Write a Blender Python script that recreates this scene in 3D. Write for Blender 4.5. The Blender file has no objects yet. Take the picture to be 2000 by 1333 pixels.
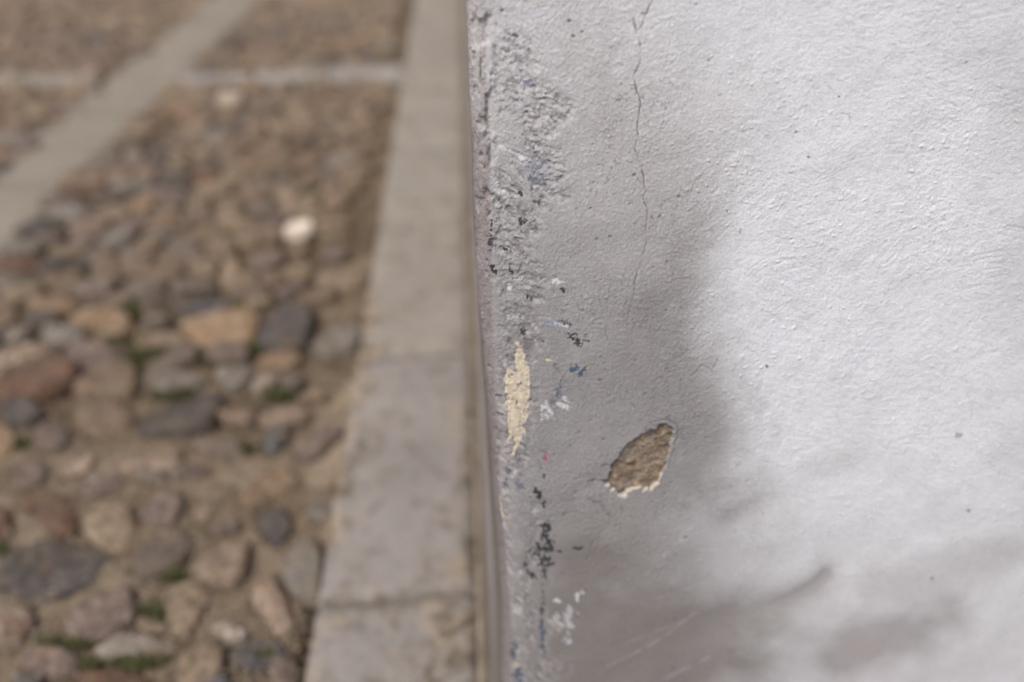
import bpy, math, random
import numpy as np
from mathutils import Vector
R = math.radians
# ---------------------------------------------------------------- camera, world, sun, exposure
H_CAM = 1.40; PITCH = R(37.0); YAW = R(3.14); LENS = 28.0
FPX = 2000 * LENS / 36.0
sc = bpy.context.scene
cd = bpy.data.cameras.new('camera'); cam = bpy.data.objects.new('camera', cd)
sc.collection.objects.link(cam); sc.camera = cam
cam.location = (0, 0, H_CAM); cam.rotation_euler = (math.pi/2 - PITCH, 0, -YAW)
cd.lens = LENS; cd.sensor_width = 36.0; cd.clip_start = 0.02; cd.clip_end = 500
cd.dof.use_dof = True; cd.dof.focus_distance = 0.86; cd.dof.aperture_fstop = 1.12
cd.dof.aperture_blades = 0
w = bpy.data.worlds.new('World'); sc.world = w; w.use_nodes = True
nt = w.node_tree; nt.nodes.clear()
sky = nt.nodes.new('ShaderNodeTexSky'); sky.sky_type = 'NISHITA'; sky.sun_disc = False
SUN_EL, SUN_AZ = R(62), R(232)          # azimuth from +Y (north) clockwise: high on the left, a little behind the camera
sky.sun_elevation = SUN_EL; sky.sun_rotation = SUN_AZ
sky.air_density = 1.0; sky.dust_density = 4.5; sky.ozone_density = 1.0
bg = nt.nodes.new('ShaderNodeBackground'); bg.inputs['Strength'].default_value = 0.13
wo = nt.nodes.new('ShaderNodeOutputWorld')
nt.links.new(sky.outputs[0], bg.inputs[0]); nt.links.new(bg.outputs[0], wo.inputs[0])
sl = bpy.data.lights.new('sun', 'SUN'); sl.energy = 1.5; sl.angle = R(22); sl.color = (1.0, 0.955, 0.90)
so = bpy.data.objects.new('sun', sl); sc.collection.objects.link(so)
d = Vector((math.sin(SUN_AZ)*math.cos(SUN_EL), math.cos(SUN_AZ)*math.cos(SUN_EL), math.sin(SUN_EL)))
so.rotation_euler = d.to_track_quat('Z', 'Y').to_euler()
sc.view_settings.view_transform = 'Standard'; sc.view_settings.look = 'None'
sc.view_settings.exposure = 0.30
sc.cycles.use_denoising = True; sc.cycles.use_adaptive_sampling = False; sc.view_settings.gamma = 1.0
col = sc.collection

# ---------------------------------------------------------------- geometry of the view (for measuring places)
cp, sp_, cy, sy = math.cos(PITCH), math.sin(PITCH), math.cos(YAW), math.sin(YAW)
def ground(px, py, z=0.0):
    """the point on the ground that was measured at (px, py) in the 2000 x 1333 photograph"""
    a, b = px - 1000.0, 666.5 - py
    fw = FPX*cp + b*sp_; dn = FPX*sp_ - b*cp
    k = (H_CAM - z)/dn
    return (k*(a*cy + fw*sy), k*(-a*sy + fw*cy))
def to_ref(X, Y, Z):
    """reference coordinates of surface points: where marks on the wall were measured"""
    lat = X*cy - Y*sy; fw = X*sy + Y*cy; up = Z - H_CAM
    dep = fw*cp - up*sp_; v = fw*sp_ + up*cp
    dep = np.maximum(dep, 0.05)
    return 1000 + FPX*lat/dep, 666.5 - FPX*v/dep

# ---------------------------------------------------------------- numpy noise
def hsh(ix, iy, seed):
    n = (ix.astype(np.int64)*374761393 + iy.astype(np.int64)*668265263 + seed*974634777) & 0xFFFFFFFF
    n = ((n ^ (n >> 13))*1274126177) & 0xFFFFFFFF
    n = (n ^ (n >> 16))
    return (n & 0xFFFFFF)/float(0xFFFFFF)
def vn(x, y, seed=0):
    ix, iy = np.floor(x), np.floor(y); fx, fy = x-ix, y-iy
    fx = fx*fx*fx*(fx*(fx*6-15)+10); fy = fy*fy*fy*(fy*(fy*6-15)+10)
    a = hsh(ix, iy, seed); b = hsh(ix+1, iy, seed); c = hsh(ix, iy+1, seed); e = hsh(ix+1, iy+1, seed)
    return (a*(1-fx)+b*fx)*(1-fy) + (c*(1-fx)+e*fx)*fy
def fbm(x, y, seed=0, oct=4):
    s = 0; a = 1; t = 0
    for o in range(oct):
        ca, sa = math.cos(o*1.1+.3), math.sin(o*1.1+.3)
        s = s + a*vn((x*ca-y*sa)*2**o + 17*o, (x*sa+y*ca)*2**o - 9*o, seed+o); t += a; a *= .5
    return s/t
def pimples(x, y, seed, dens=.35, rmin=.12, rmax=.42):
    """round grains: one per cell with probability dens, height 0..1"""
    h = np.zeros_like(x)
    ix, iy = np.floor(x), np.floor(y)
    for dx in (-1, 0, 1):
        for dy in (-1, 0, 1):
            cx, cy_ = ix+dx, iy+dy
            on = hsh(cx, cy_, seed) < dens
            ox = cx + hsh(cx, cy_, seed+1); oy = cy_ + hsh(cx, cy_, seed+2)
            r = rmin + (rmax-rmin)*hsh(cx, cy_, seed+3)**2
            q = 1 - ((x-ox)**2 + (y-oy)**2)/(r*r)
            h = np.maximum(h, np.where(on & (q > 0), q*(r/rmax), 0))
    return h
def facets(x, y, seed, tilt=.8):
    """broken-off facets: each cell a tilted plane at its own height, with hard edges"""
    best = np.full(x.shape, 9.); h = np.zeros_like(x); ix, iy = np.floor(x), np.floor(y)
    for dx in (-1, 0, 1):
        for dy in (-1, 0, 1):
            cx, cy_ = ix+dx, iy+dy
            ox = cx + hsh(cx, cy_, seed+1); oy = cy_ + hsh(cx, cy_, seed+2)
            d = (x-ox)**2 + (y-oy)**2; m = d < best
            hh = hsh(cx, cy_, seed+3) + tilt*((x-ox)*(hsh(cx, cy_, seed+4)-.5)*2 + (y-oy)*(hsh(cx, cy_, seed+5)-.5)*2)
            h = np.where(m, hh, h); best = np.where(m, d, best)
    return h-.5
def sm(a, b, x):
    t = np.clip((x-a)/(b-a), 0, 1); return t*t*(3-2*t)
def inside(px, py, poly):
    r = np.zeros(px.shape, bool); n = len(poly)
    for i in range(n):
        x1, y1 = poly[i]; x2, y2 = poly[(i+1) % n]
        if y1 == y2: continue
        c = ((y1 > py) != (y2 > py)) & (px < (x2-x1)*(py-y1)/(y2-y1)+x1)
        r ^= c
    return r
def dist_line(px, py, pts, pad=60):
    d = np.full(px.shape, 1e6)
    for (x1, y1), (x2, y2) in zip(pts[:-1], pts[1:]):
        m = (px > min(x1, x2)-pad) & (px < max(x1, x2)+pad) & (py > min(y1, y2)-pad) & (py < max(y1, y2)+pad)
        if not m.any(): continue
        X, Y = px[m], py[m]; l2 = (x2-x1)**2+(y2-y1)**2 + 1e-9
        t = np.clip(((X-x1)*(x2-x1)+(Y-y1)*(y2-y1))/l2, 0, 1)
        d[m] = np.minimum(d[m], np.hypot(X-x1-t*(x2-x1), Y-y1-t*(y2-y1)))
    return d

# ---------------------------------------------------------------- object helpers
def tag(o, label=None, cat=None, group=None, kind=None):
    if label: o['label'] = label
    if cat: o['category'] = cat
    if group: o['group'] = group
    if kind: o['kind'] = kind
    return o
def link(name, me, mats, parent=None, smooth=True):
    o = bpy.data.objects.new(name, me); col.objects.link(o)
    for m in (mats if isinstance(mats, (list, tuple)) else [mats]): me.materials.append(m)
    if smooth: me.polygons.foreach_set('use_smooth', [True]*len(me.polygons))
    if parent: o.parent = parent
    return o
def mesh_np(name, co, faces, attr=None):
    me = bpy.data.meshes.new(name)
    me.vertices.add(len(co)); me.vertices.foreach_set('co', np.ascontiguousarray(co, np.float32).ravel())
    nf = len(faces)
    me.loops.add(nf*4); me.loops.foreach_set('vertex_index', np.ascontiguousarray(faces, np.int32).ravel())
    me.polygons.add(nf); me.polygons.foreach_set('loop_start', np.arange(0, nf*4, 4, dtype=np.int32))
    me.update(calc_edges=True)
    if attr:
        for k, v in attr.items():
            if v.ndim == 2:
                a = me.color_attributes.new(k, 'FLOAT_COLOR', 'POINT')
                a.data.foreach_set('color', np.ascontiguousarray(np.c_[v, np.ones(len(v))], np.float32).ravel())
            else:
                a = me.attributes.new(k, 'FLOAT', 'POINT')
                a.data.foreach_set('value', np.ascontiguousarray(v, np.float32))
    return me
def compact(co, faces, attrs):
    used = np.unique(faces); mp = np.zeros(len(co), np.int64); mp[used] = np.arange(len(used))
    return co[used], mp[faces], {k: v[used] for k, v in attrs.items()}
def grid_faces(ni, nj):
    i, j = np.meshgrid(np.arange(ni-1), np.arange(nj-1), indexing='ij')
    a = i*nj+j
    return np.stack([a, a+nj, a+nj+1, a+1], -1).reshape(-1, 4)

# ---------------------------------------------------------------- materials
class NT:
    def __init__(s, name):
        s.m = bpy.data.materials.new(name); s.m.use_nodes = True; s.t = s.m.node_tree
        s.b = s.t.nodes['Principled BSDF']; s.b.inputs['Roughness'].default_value = .9
        s.b.inputs['Specular IOR Level'].default_value = .25
    def n(s, typ, **kw):
        nd = s.t.nodes.new(typ)
        for k, v in kw.items():
            if k in nd.inputs: nd.inputs[k].default_value = v
            else: setattr(nd, k, v)
        return nd
    def l(s, a, b): s.t.links.new(a, b)
    def noise(s, vec, scale, detail=4, rough=.55, dist=0):
        nd = s.n('ShaderNodeTexNoise'); nd.inputs['Scale'].default_value = scale; nd.inputs['Detail'].default_value = detail
        nd.inputs['Roughness'].default_value = rough; nd.inputs['Distortion'].default_value = dist
        s.l(vec, nd.inputs['Vector']); return nd
    def ramp(s, fac, stops):
        r = s.n('ShaderNodeValToRGB'); e = r.color_ramp.elements
        while len(e) < len(stops): e.new(.5)
        for k, (p, c) in enumerate(stops):
            e[k].position = p; e[k].color = (c, c, c, 1) if isinstance(c, (int, float)) else (*c, 1)
        s.l(fac, r.inputs[0]); return r
    def mix(s, fac, a, b, mode='MIX'):
        m = s.n('ShaderNodeMix', data_type='RGBA', blend_type=mode)
        for sock, v in ((m.inputs[0], fac), (m.inputs[6], a), (m.inputs[7], b)):
            if isinstance(v, bpy.types.NodeSocket): s.l(v, sock)
            elif isinstance(v, (int, float)): sock.default_value = v
            else: sock.default_value = (*v, 1)
        return m.outputs[2]
    def bump(s, h, dist, strength=1.0, prev=None):
        b = s.n('ShaderNodeBump'); b.inputs['Distance'].default_value = dist; b.inputs['Strength'].default_value = strength
        s.l(h, b.inputs['Height'])
        if prev: s.l(prev, b.inputs['Normal'])
        return b.outputs[0]
    def coords(s):
        """object coordinates, shifted per object so that no two stones carry the same pattern"""
        tc = s.n('ShaderNodeTexCoord'); oi = s.n('ShaderNodeObjectInfo')
        mul = s.n('ShaderNodeMath', operation='MULTIPLY'); mul.inputs[1].default_value = 37.0; s.l(oi.outputs['Random'], mul.inputs[0])
        cx = s.n('ShaderNodeCombineXYZ'); s.l(mul.outputs[0], cx.inputs[0]); s.l(mul.outputs[0], cx.inputs[1])
        ad = s.n('ShaderNodeVectorMath', operation='ADD'); s.l(tc.outputs['Object'], ad.inputs[0]); s.l(cx.outputs[0], ad.inputs[1])
        return ad.outputs[0], oi.outputs['Random']

def stone_mat(name, a, b, c=None, rough=.8):
    a = tuple(x*.78 for x in a); b = tuple(min(.7, x*1.16) for x in b)
    t = NT(name); v, rnd = t.coords()
    n1 = t.noise(v, 30, 5, .65, 1.2); n2 = t.noise(v, 60, 5, .65); n3 = t.noise(v, 34, 4, .6, 1.2); n5 = t.noise(v, 17, 3, .5, 1.8)
    colr = t.mix(t.ramp(n1.outputs[0], [(.40, 0), (.58, 1)]).outputs[0], a, b)
    n6 = t.noise(v, 12, 4, .6, .8); colr = t.mix(t.ramp(n6.outputs[0], [(.54, 0), (.66, .55)]).outputs[0], colr, (.31, .20, .11))
    if c: colr = t.mix(t.ramp(n3.outputs[0], [(.52, 0), (.62, .9)]).outputs[0], colr, c)
    colr = t.mix(t.ramp(n5.outputs[0], [(.485, 0), (.5, .55), (.515, 0)]).outputs[0], colr, tuple(min(.6, x*1.7+.03) for x in b))
    hv = t.n('ShaderNodeHueSaturation'); t.l(colr, hv.inputs['Color'])
    mr = t.n('ShaderNodeMapRange'); mr.inputs[3].default_value = .75; mr.inputs[4].default_value = 1.15; t.l(rnd, mr.inputs[0]); t.l(mr.outputs[0], hv.inputs['Value'])
    colr = t.mix(t.ramp(n2.outputs[0], [(.34, .8), (.54, 0)]).outputs[0], hv.outputs[0], (.075, .06, .05))
    # dust and sand lying on the stone
    n4 = t.noise(v, 22, 5, .7); colr = t.mix(t.ramp(n4.outputs[0], [(.44, .05), (.70, .5)]).outputs[0], colr, (.265, .21, .15))
    colr = t.mix(1.0, colr, (.76, .735, .70), 'MULTIPLY')
    t.l(colr, t.b.inputs['Base Color']); t.b.inputs['Roughness'].default_value = rough
    t.l(t.bump(n2.outputs[0], .004, .8, t.bump(n1.outputs[0], .010, .5)), t.b.inputs['Normal'])
    return t.m
SM = {
 'slate':  stone_mat('slate_stone',  (.052,.054,.060), (.088,.082,.084), (.16,.155,.155)),
 'bluedark': stone_mat('blue_grey_stone', (.05,.062,.075), (.085,.095,.105), (.22,.22,.22)),
 'browngrey': stone_mat('brown_grey_stone', (.15,.125,.105), (.20,.165,.14)),
 'redbrown': stone_mat('red_brown_stone', (.115,.055,.040), (.17,.085,.055), (.21,.13,.095)),
 'purple': stone_mat('purple_stone', (.135,.10,.092), (.215,.165,.145), (.33,.28,.24)),
 'grey':   stone_mat('grey_stone', (.22,.205,.185), (.33,.305,.27), (.17,.15,.135)),
 'tan':    stone_mat('tan_stone', (.26,.195,.13), (.34,.26,.185), (.40,.33,.25)),
 'orange': stone_mat('orange_stone', (.33,.185,.085), (.33,.235,.15), (.38,.31,.25)),
 'pink':   stone_mat('pink_stone', (.29,.205,.15), (.41,.32,.245), (.20,.115,.085)),
 'white':  stone_mat('quartz_stone', (.42,.36,.30), (.52,.47,.41), (.30,.20,.15)),
 'brown':  stone_mat('brown_stone', (.19,.135,.095), (.26,.19,.135), (.31,.24,.18)),
}
def mortar_mat():
    t = NT('sandy_mortar'); tc = t.n('ShaderNodeTexCoord'); v = tc.outputs['Object']
    n1 = t.noise(v, 3.5, 5, .6); n2 = t.noise(v, 22, 5, .65); n3 = t.noise(v, 150, 4, .7); n4 = t.noise(v, 7, 4, .6, .5)
    c = t.mix(t.ramp(n1.outputs[0], [(.35, 0), (.65, 1)]).outputs[0], (.20,.15,.10), (.285,.225,.16))
    c = t.mix(t.ramp(n2.outputs[0], [(.36, .85), (.56, 0)]).outputs[0], c, (.115,.087,.058))
    n5 = t.noise(v, 11, 6, .7, .3); c = t.mix(t.ramp(n5.outputs[0], [(.52, 0), (.66, .6)]).outputs[0], c, (.33,.27,.19))
    c = t.mix(t.ramp(n4.outputs[0], [(.60, 0), (.72, .45)]).outputs[0], c, (.10,.115,.04))
    c = t.mix(t.ramp(n3.outputs[0], [(.35, .6), (.6, 0)]).outputs[0], c, (.17,.13,.09))
    at = t.n('ShaderNodeAttribute', attribute_name='pale'); c = t.mix(at.outputs['Fac'], c, t.mix(n2.outputs[0], (.32,.26,.19), (.42,.35,.265)))
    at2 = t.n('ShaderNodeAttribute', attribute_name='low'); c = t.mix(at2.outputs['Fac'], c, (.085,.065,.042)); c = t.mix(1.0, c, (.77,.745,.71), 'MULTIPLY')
    t.l(c, t.b.inputs['Base Color'])
    t.l(t.bump(n3.outputs[0], .003, 1, t.bump(n2.outputs[0], .012, .8)), t.b.inputs['Normal'])
    return t.m
def granite_mat(name, a, b, spots=.5):
    t = NT(name); v, rnd = t.coords()
    n1 = t.noise(v, 3, 4, .55); n2 = t.noise(v, 28, 5, .6, .5); n3 = t.noise(v, 130, 4, .7); n4 = t.noise(v, 13, 4, .65, .4)
    c = t.mix(t.ramp(n1.outputs[0], [(.35, 0), (.65, 1)]).outputs[0], a, b)
    c = t.mix(t.ramp(n2.outputs[0], [(.33, .5), (.45, 0)]).outputs[0], c, (.15,.13,.105))
    c = t.mix(t.ramp(n4.outputs[0], [(.33, spots), (.43, 0)]).outputs[0], c, (.12,.105,.085))
    c = t.mix(t.ramp(n4.outputs[0], [(.60, 0), (.75, .35)]).outputs[0], c, (.42,.34,.235))
    c = t.mix(t.ramp(n3.outputs[0], [(.35, .35), (.55, 0)]).outputs[0], c, (.15,.13,.12))
    at = t.n('ShaderNodeAttribute', attribute_name='dirt'); c = t.mix(at.outputs['Fac'], c, t.mix(t.ramp(n2.outputs[0], [(.4, 0), (.6, 1)]).outputs[0], (.10,.08,.055), (.30,.245,.18)))
    t.l(c, t.b.inputs['Base Color']); t.b.inputs['Roughness'].default_value = .85
    t.l(t.bump(n3.outputs[0], .002, .8, t.bump(n2.outputs[0], .006, .6)), t.b.inputs['Normal'])
    return t.m
M_MORTAR = mortar_mat()
M_KERB = granite_mat('kerb_granite', (.265,.238,.205), (.315,.283,.24))
M_KERB2 = granite_mat('kerb_granite_grey', (.235,.214,.196), (.295,.27,.246), .9)
M_BAND = granite_mat('band_stone', (.235,.205,.16), (.275,.24,.19), .3)
M_BANDP = granite_mat('pale_band_stone', (.26,.238,.21), (.33,.31,.285), .25)
def plaster_mat():
    t = NT('painted_plaster'); tc = t.n('ShaderNodeTexCoord'); v = tc.outputs['Object']
    at = t.n('ShaderNodeAttribute', attribute_name='paint'); n1 = t.noise(v, 420, 4, .7); n2 = t.noise(v, 95, 5, .65); n3 = t.noise(v, 900, 2, .6)
    c = t.mix(t.ramp(n1.outputs[0], [(.30, .22), (.55, 0)]).outputs[0], at.outputs['Color'], (.18,.16,.15))
    c = t.mix(t.ramp(n2.outputs[0], [(.30, .10), (.6, 0)]).outputs[0], c, (.30,.26,.24))
    t.l(c, t.b.inputs['Base Color']); t.b.inputs['Roughness'].default_value = .75
    t.l(t.bump(n3.outputs[0], .0005, .8, t.bump(n1.outputs[0], .0006, .8)), t.b.inputs['Normal'])
    return t.m
M_PLASTER = plaster_mat()
def simple(name, a, b, scale, bump=.002, rough=.95):
    t = NT(name); v, rnd = t.coords(); n = t.noise(v, scale, 5, .65); n2 = t.noise(v, scale*5, 4, .7)
    c = t.mix(t.ramp(n.outputs[0], [(.35, 0), (.65, 1)]).outputs[0], a, b)
    c = t.mix(t.ramp(n2.outputs[0], [(.3, .4), (.55, 0)]).outputs[0], c, tuple(x*.45 for x in a))
    t.l(c, t.b.inputs['Base Color']); t.b.inputs['Roughness'].default_value = rough
    t.l(t.bump(n2.outputs[0], bump*.5, 1, t.bump(n.outputs[0], bump, 1)), t.b.inputs['Normal'])
    return t.m
M_MOSS = simple('moss', (.075,.080,.035), (.14,.14,.055), 60)
M_CHUNK2 = simple('beige_chunk', (.42,.33,.25), (.50,.41,.32), 40, .003)
M_SAND = simple('fillet_mortar', (.19,.15,.11), (.34,.29,.225), 16, .005)
M_CHUNK = simple('pale_chunk', (.66,.56,.44), (.80,.70,.58), 40, .003)
M_PEBBLE = simple('pebble', (.24,.19,.14), (.36,.30,.23), 20, .003)

# ================================================================= SETTING: the ground sheet
GX = np.unique(np.r_[-60, -30, -15, -8, -6, np.arange(-4.6, -1.3, .016), np.arange(-1.3, -.30, .0065), np.arange(-.29, .45, .02), .6, 1, 2, 5, 10, 25, 60])
GY = np.unique(np.r_[-60, -30, -10, -4, -1, 0, np.arange(.15, .7, .016), np.arange(.7, 1.75, .0065), np.arange(1.76, 6.9, .016), 7.5, 9, 12, 20, 35, 60])
gx, gy = np.meshgrid(GX, GY, indexing='ij'); gx = gx.ravel(); gy = gy.ravel()
gz = -.006 + .012*(fbm(gx*2.2, gy*2.2, 3, 3)-.5) + .012*(fbm(gx*14, gy*14, 5, 3)-.5)
gu, gv = to_ref(gx, gy, gx*0)
dense = np.where(gy > .05, 1-sm(800, 900, gv), 0)
groove = np.exp(-((gx+.349)/.016)**2)*sm(1060, 1110, gv)*(gy > .05)
gz = gz - .008*dense - .030*groove - .05*((gx > -.325) & (gx < -.03)) + .001*(1-dense)
pale = np.where(gy > .1, 1, 0)*np.clip(sm(560, 690, gu)*sm(420, 700, gv)*(1-sm(1060, 1160, gv)) + sm(820, 930, gv)*(1-sm(1130, 1260, gv))*.45, 0, 1)*sm(.40, .62, fbm(gx*9, gy*9, 31, 4))*1.0
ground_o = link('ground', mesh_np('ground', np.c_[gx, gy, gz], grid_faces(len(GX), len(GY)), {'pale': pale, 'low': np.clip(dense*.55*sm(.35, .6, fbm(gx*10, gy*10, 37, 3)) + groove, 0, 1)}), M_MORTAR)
tag(ground_o, 'sandy brown mortar bed between the cobbles', kind='structure')

# ================================================================= THE WALL
WL_X = .001                                     # the alley-side face
def front_y(z):                                 # battered front face, vertical above 1.9 m
    t = math.tan(R(14)); return .719 + (np.minimum(z, 1.9)-.859)*t
RC = .024
# s runs: side face from far to the corner (negative), arc (0..L), front face to the right
L = RC*math.pi/2
S = np.unique(np.r_[-9, -6, -4, -3, -2, -1.5, -1, -.8, np.arange(-1.2, -.10, .012), np.arange(-.10, -.01, .004), np.arange(-.01, .80, .00085), .81, .85, .9, 1., 1.3, 1.8, 2.5, 4])
Z = np.unique(np.r_[-.3, -.05, 0, np.arange(.02, .17, .01), np.arange(.17, 1.30, .00095), np.arange(1.31, 1.45, .01), 1.6, 1.9, 2.4, 3.4, 4.6])
s, z = np.meshgrid(S, Z, indexing='ij'); ni, nj = s.shape
s = s.ravel(); z = z.ravel()
fy = front_y(z)
# corner worn back towards the foot: it retreats to the right as one goes down
worn = .021*(1-sm(.35, 1.05, z)) + .010*(1-sm(.45, 1.10, z)) + .004*(fbm(z*7, z*0, 77, 3)-.5)
ang = np.clip(s/L, 0, 1)*math.pi/2
side = s < 0; arc = (s >= 0) & (s <= L); fr = s > L
X = np.where(side, WL_X, np.where(arc, WL_X + RC*(1-np.cos(ang)), WL_X+RC+(s-L)))
Y = np.where(side, fy+RC-s, np.where(arc, fy+RC*(1-np.sin(ang)), fy))
X = X + worn*np.where(side, np.exp(s/.10), 1)*np.where(fr, np.exp(-(s-L)/.06), 1)
nx = np.where(side, -1, np.where(arc, -np.cos(ang), 0)); ny = np.where(side, 0, np.where(arc, -np.sin(ang), -1))
pu, pv = to_ref(X, Y, z)
# relief, in metres along the outward normal
def g(cx, cy_, rx, ry, rot=0):
    c, s_ = math.cos(R(rot)), math.sin(R(rot)); a = (pu-cx)*c + (pv-cy_)*s_; b = -(pu-cx)*s_ + (pv-cy_)*c
    return np.exp(-((a/rx)**2 + (b/ry)**2))
mm = .001
arris0 = np.interp(pv, [0,250,500,750,1000,1333], [950,953,960,968,980,988])
und = 2.4*mm*(fbm(s*5+3, z*5, 11, 3)-.5)*2 + 1.3*mm*(fbm(s*18, z*18, 12, 2)-.5)*2
wx = 60*(fbm(pu/260, pv/260, 21, 2)-.5)*2; wy = 60*(fbm(pu/260+9, pv/260, 22, 2)-.5)*2; kx = 10*(fbm(pu/28, pv/28, 24, 3)-.5)*2; ky = 10*(fbm(pu/28+9, pv/28, 25, 3)-.5)*2
u_, v_ = pu+wx, pv+wy
# trowel sweeps: arcs about a point low on the right
rr = np.hypot(u_-2080, v_-1120); th = np.arctan2(v_-1120, u_-2080)*900
sweep = (fbm((rr+kx*.35)/7, th/48, 41, 4)-.5)*.7 + (vn(rr/4, th/60, 45)-.5)*.4*sm(.4, .8, vn(pu/60, pv/60, 46))
strk = sm(.66, .80, vn((rr+kx*.2)/5, th/70, 43))*sm(.5, .8, vn(pu/45, pv/45, 44))
sweepm = sm(.35, .7, vn(pu/210, pv/160, 47))*sm(1340, 1480, pu)*(1-sm(750, 1000, pv)) + .25
sweepm = sweepm + .5*sm(.5, .8, vn(pu/130+4, pv/110, 48))*sm(1050, 1200, pu)
# rough hacked strip beside the corner: strokes running down to the right
a_ = (u_*.85 + v_*.53); b_ = (-u_*.53 + v_*.85)
hack = (fbm(a_/24, b_/13, 51, 4)-.5)
edge_r = 1062 + 70*(fbm(pv/55, pu/90, 52, 4)-.5)*2 + 25*np.sin(pv/170.)
hackm = (.25+.75*sm(.36, .56, fbm(pu/34, pv/60, 58, 3)))*(1-sm(edge_r-22, edge_r+24, pu))*sm(40, 110, pv)*sm(945, 965, pu)*np.where(side, 0, 1)*sm(-5, 28, pu-(np.interp(pv, [0,250,500,750,1000,1333], [950,953,960,968,980,988])))
gran = fbm(pu/7.5, pv/7.5, 61, 3)-.5
granm = .55 + .75*(1-sm(1300, 1460, pu)) + .4*sm(.5, .8, vn(pu/120, pv/120, 63))
granm = granm*(1-.45*sm(950, 1250, pv))
pim = np.maximum(pimples((pu+kx)/11, (pv+ky)/9, 71, .5, .15, .42), .6*pimples(pu/19, pv/16, 72, .25, .12, .30)) ; pimm = 1.3*sm(.48, .66, fbm(pu/110, pv/110, 73, 3)) + .5*g(1420, 730, 160, 120) + .5*g(1390, 300, 120, 160)
pim = pim*(1-.7*sm(1020, 1250, pv))
# crumbled granular zone around 1300-1500, 200-420 and 1350-1560, 640-800
g1 = pimples(pu/8.5+3*(vn(pu/30,pv/30,66)-.5), pv/7.5, 161, .85, .25, .62); g2 = pimples(pu/5.2, pv/4.8, 165, .8, .25, .6)
grain = .55*g1 + .30*g2 + .35*(fbm(pu/24, pv/15, 167, 3)-.5)*2
pits = pimples(pu/26, pv/22, 171, .22, .06, .20)*granm
ha, hb = a_+kx*.8, b_+ky*.8
hack2 = .30*facets(ha/26, hb/13, 54) + .26*facets(ha/12, hb/7.5, 57) + .14*facets(pu/6.5, pv/6, 60) + .55*hack
lump = fbm((u_+kx)/15, (v_+ky)/8, 174, 4)-.5
right = sm(1330, 1480, pu)*(1-.75*sm(800, 1100, pv))
hrel = und + .15*mm*sweep*2*sweepm - .18*mm*strk*sweepm + 2.7*mm*hack2*hackm*(1-.55*sm(450, 1050, pv)) + .42*mm*grain*(granm+.35*right) + .42*mm*lump*(right+.35*granm) + .14*mm*gran*granm + .55*mm*pim*pimm - .8*mm*pits
hrel = hrel + .16*mm*(vn(pu/3.2, pv/3.2, 65)-.5)*2*granm
# creases and hollows
dl = dist_line(pu, pv, [(1400, 1225), (1470, 1200), (1545, 1172), (1590, 1150), (1615, 1125)], 120)
hrel = hrel - 1.1*mm*np.exp(-(dl/13)**2)*sm(1400, 1560, pu) - 2.0*mm*np.exp(-(dl/40)**2)
dl2 = dist_line(pu, pv, [(1345, 470), (1385, 380), (1430, 300), (1480, 235)], 120)
hrel = hrel - .5*mm*np.exp(-(dl2/14)**2)*sm(.35,.6,vn(pu/25,pv/25,77))
hrel = hrel - 3*mm*g(1440, 1010, 45, 22, -30)
# hollow where plaster fell in the corner strip
hrel = hrel - 1.5*mm*hackm
# ---- masks (measured places of the marks)
jx = 5*(fbm(pu/9, pv/9, 81, 3)-.5)*2; jy = 5*(fbm(pu/9+40, pv/9, 82, 3)-.5)*2
jh = 1.6*(vn(pu/5, pv/5, 83)-.5)*2
hole = inside(pu+jx*.9+jh, pv+jy*.9-jh, [(1179,943),(1192,930),(1194,905),(1206,894),(1217,880),(1233,862),(1249,852),(1265,843),(1281,838),(1284,829),(1293,827),(1312,832),(1317,840),(1315,855),(1309,873),(1307,888),(1302,905),(1296,918),(1288,936),(1285,944),(1272,952),(1268,957),(1258,957),(1247,953),(1233,958),(1222,963),(1217,970),(1211,968),(1204,959),(1193,955)])
rim = inside((pu-1250)/.965+1250+jx*.9+jh, (pv-905)/.965+905+jy*.9-jh, [(1172,940),(1190,944),(1194,930),(1189,926),(1196,903),(1219,882),(1249,856),(1281,840),(1300,860),(1302,890),(1300,904),(1302,906),(1296,924),(1291,938),(1288,950),(1272,958),(1262,962),(1248,957),(1236,962),(1224,968),(1219,975),(1208,974),(1200,962),(1186,957)])
cream = inside(pu+jx*1.1, pv+jy*.8, [(1009,662),(1019,680),(1026,700),(1031,716),(1033,735),(1034,760),(1031,785),(1032,808),(1028,820),(1018,828),(1024,838),(1018,852),(1014,866),(1008,880),(1004,892),(999,888),(1003,868),(1005,850),(996,860),(991,872),(991,850),(990,800),(987,760),(986,722),(991,714),(1000,724),(1008,724),(1006,690)])
cream |= inside(pu+jx*.5, pv+jy*.5, [(1061,699),(1070,697),(1077,700),(1077,704),(1066,703)])
cream |= inside(pu+jx*.3, pv+jy*.5, [(977,965),(980,970),(982,1000),(985,1010),(981,1012),(977,990)])
front = ~side
hole &= front; rim &= front & ~hole; cream &= front & ~hole
chole = cream & (fbm(pu/6, pv/14, 84, 3) < .24)
cream &= ~chole
hrel = hrel - np.where(side, 0, 4.5*mm*sm(.50, .66, fbm(z*45, s*60, 79, 4))*np.exp(-((pu-arris0+8)/24)**2))
hrel = hrel - np.where(hole, 4.6*mm, 0) - np.where(rim, .9*mm, 0) - np.where(cream, .8*mm, 0)
hrel = np.where(hole, hrel + 2.8*mm*(fbm(pu/16, pv/10, 85, 4)-.5)*2 + 1.2*mm*facets(pu/18, pv/14, 88) + .8*mm*pimples(pu/7, pv/7, 86, .6, .2, .5), hrel)
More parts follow.
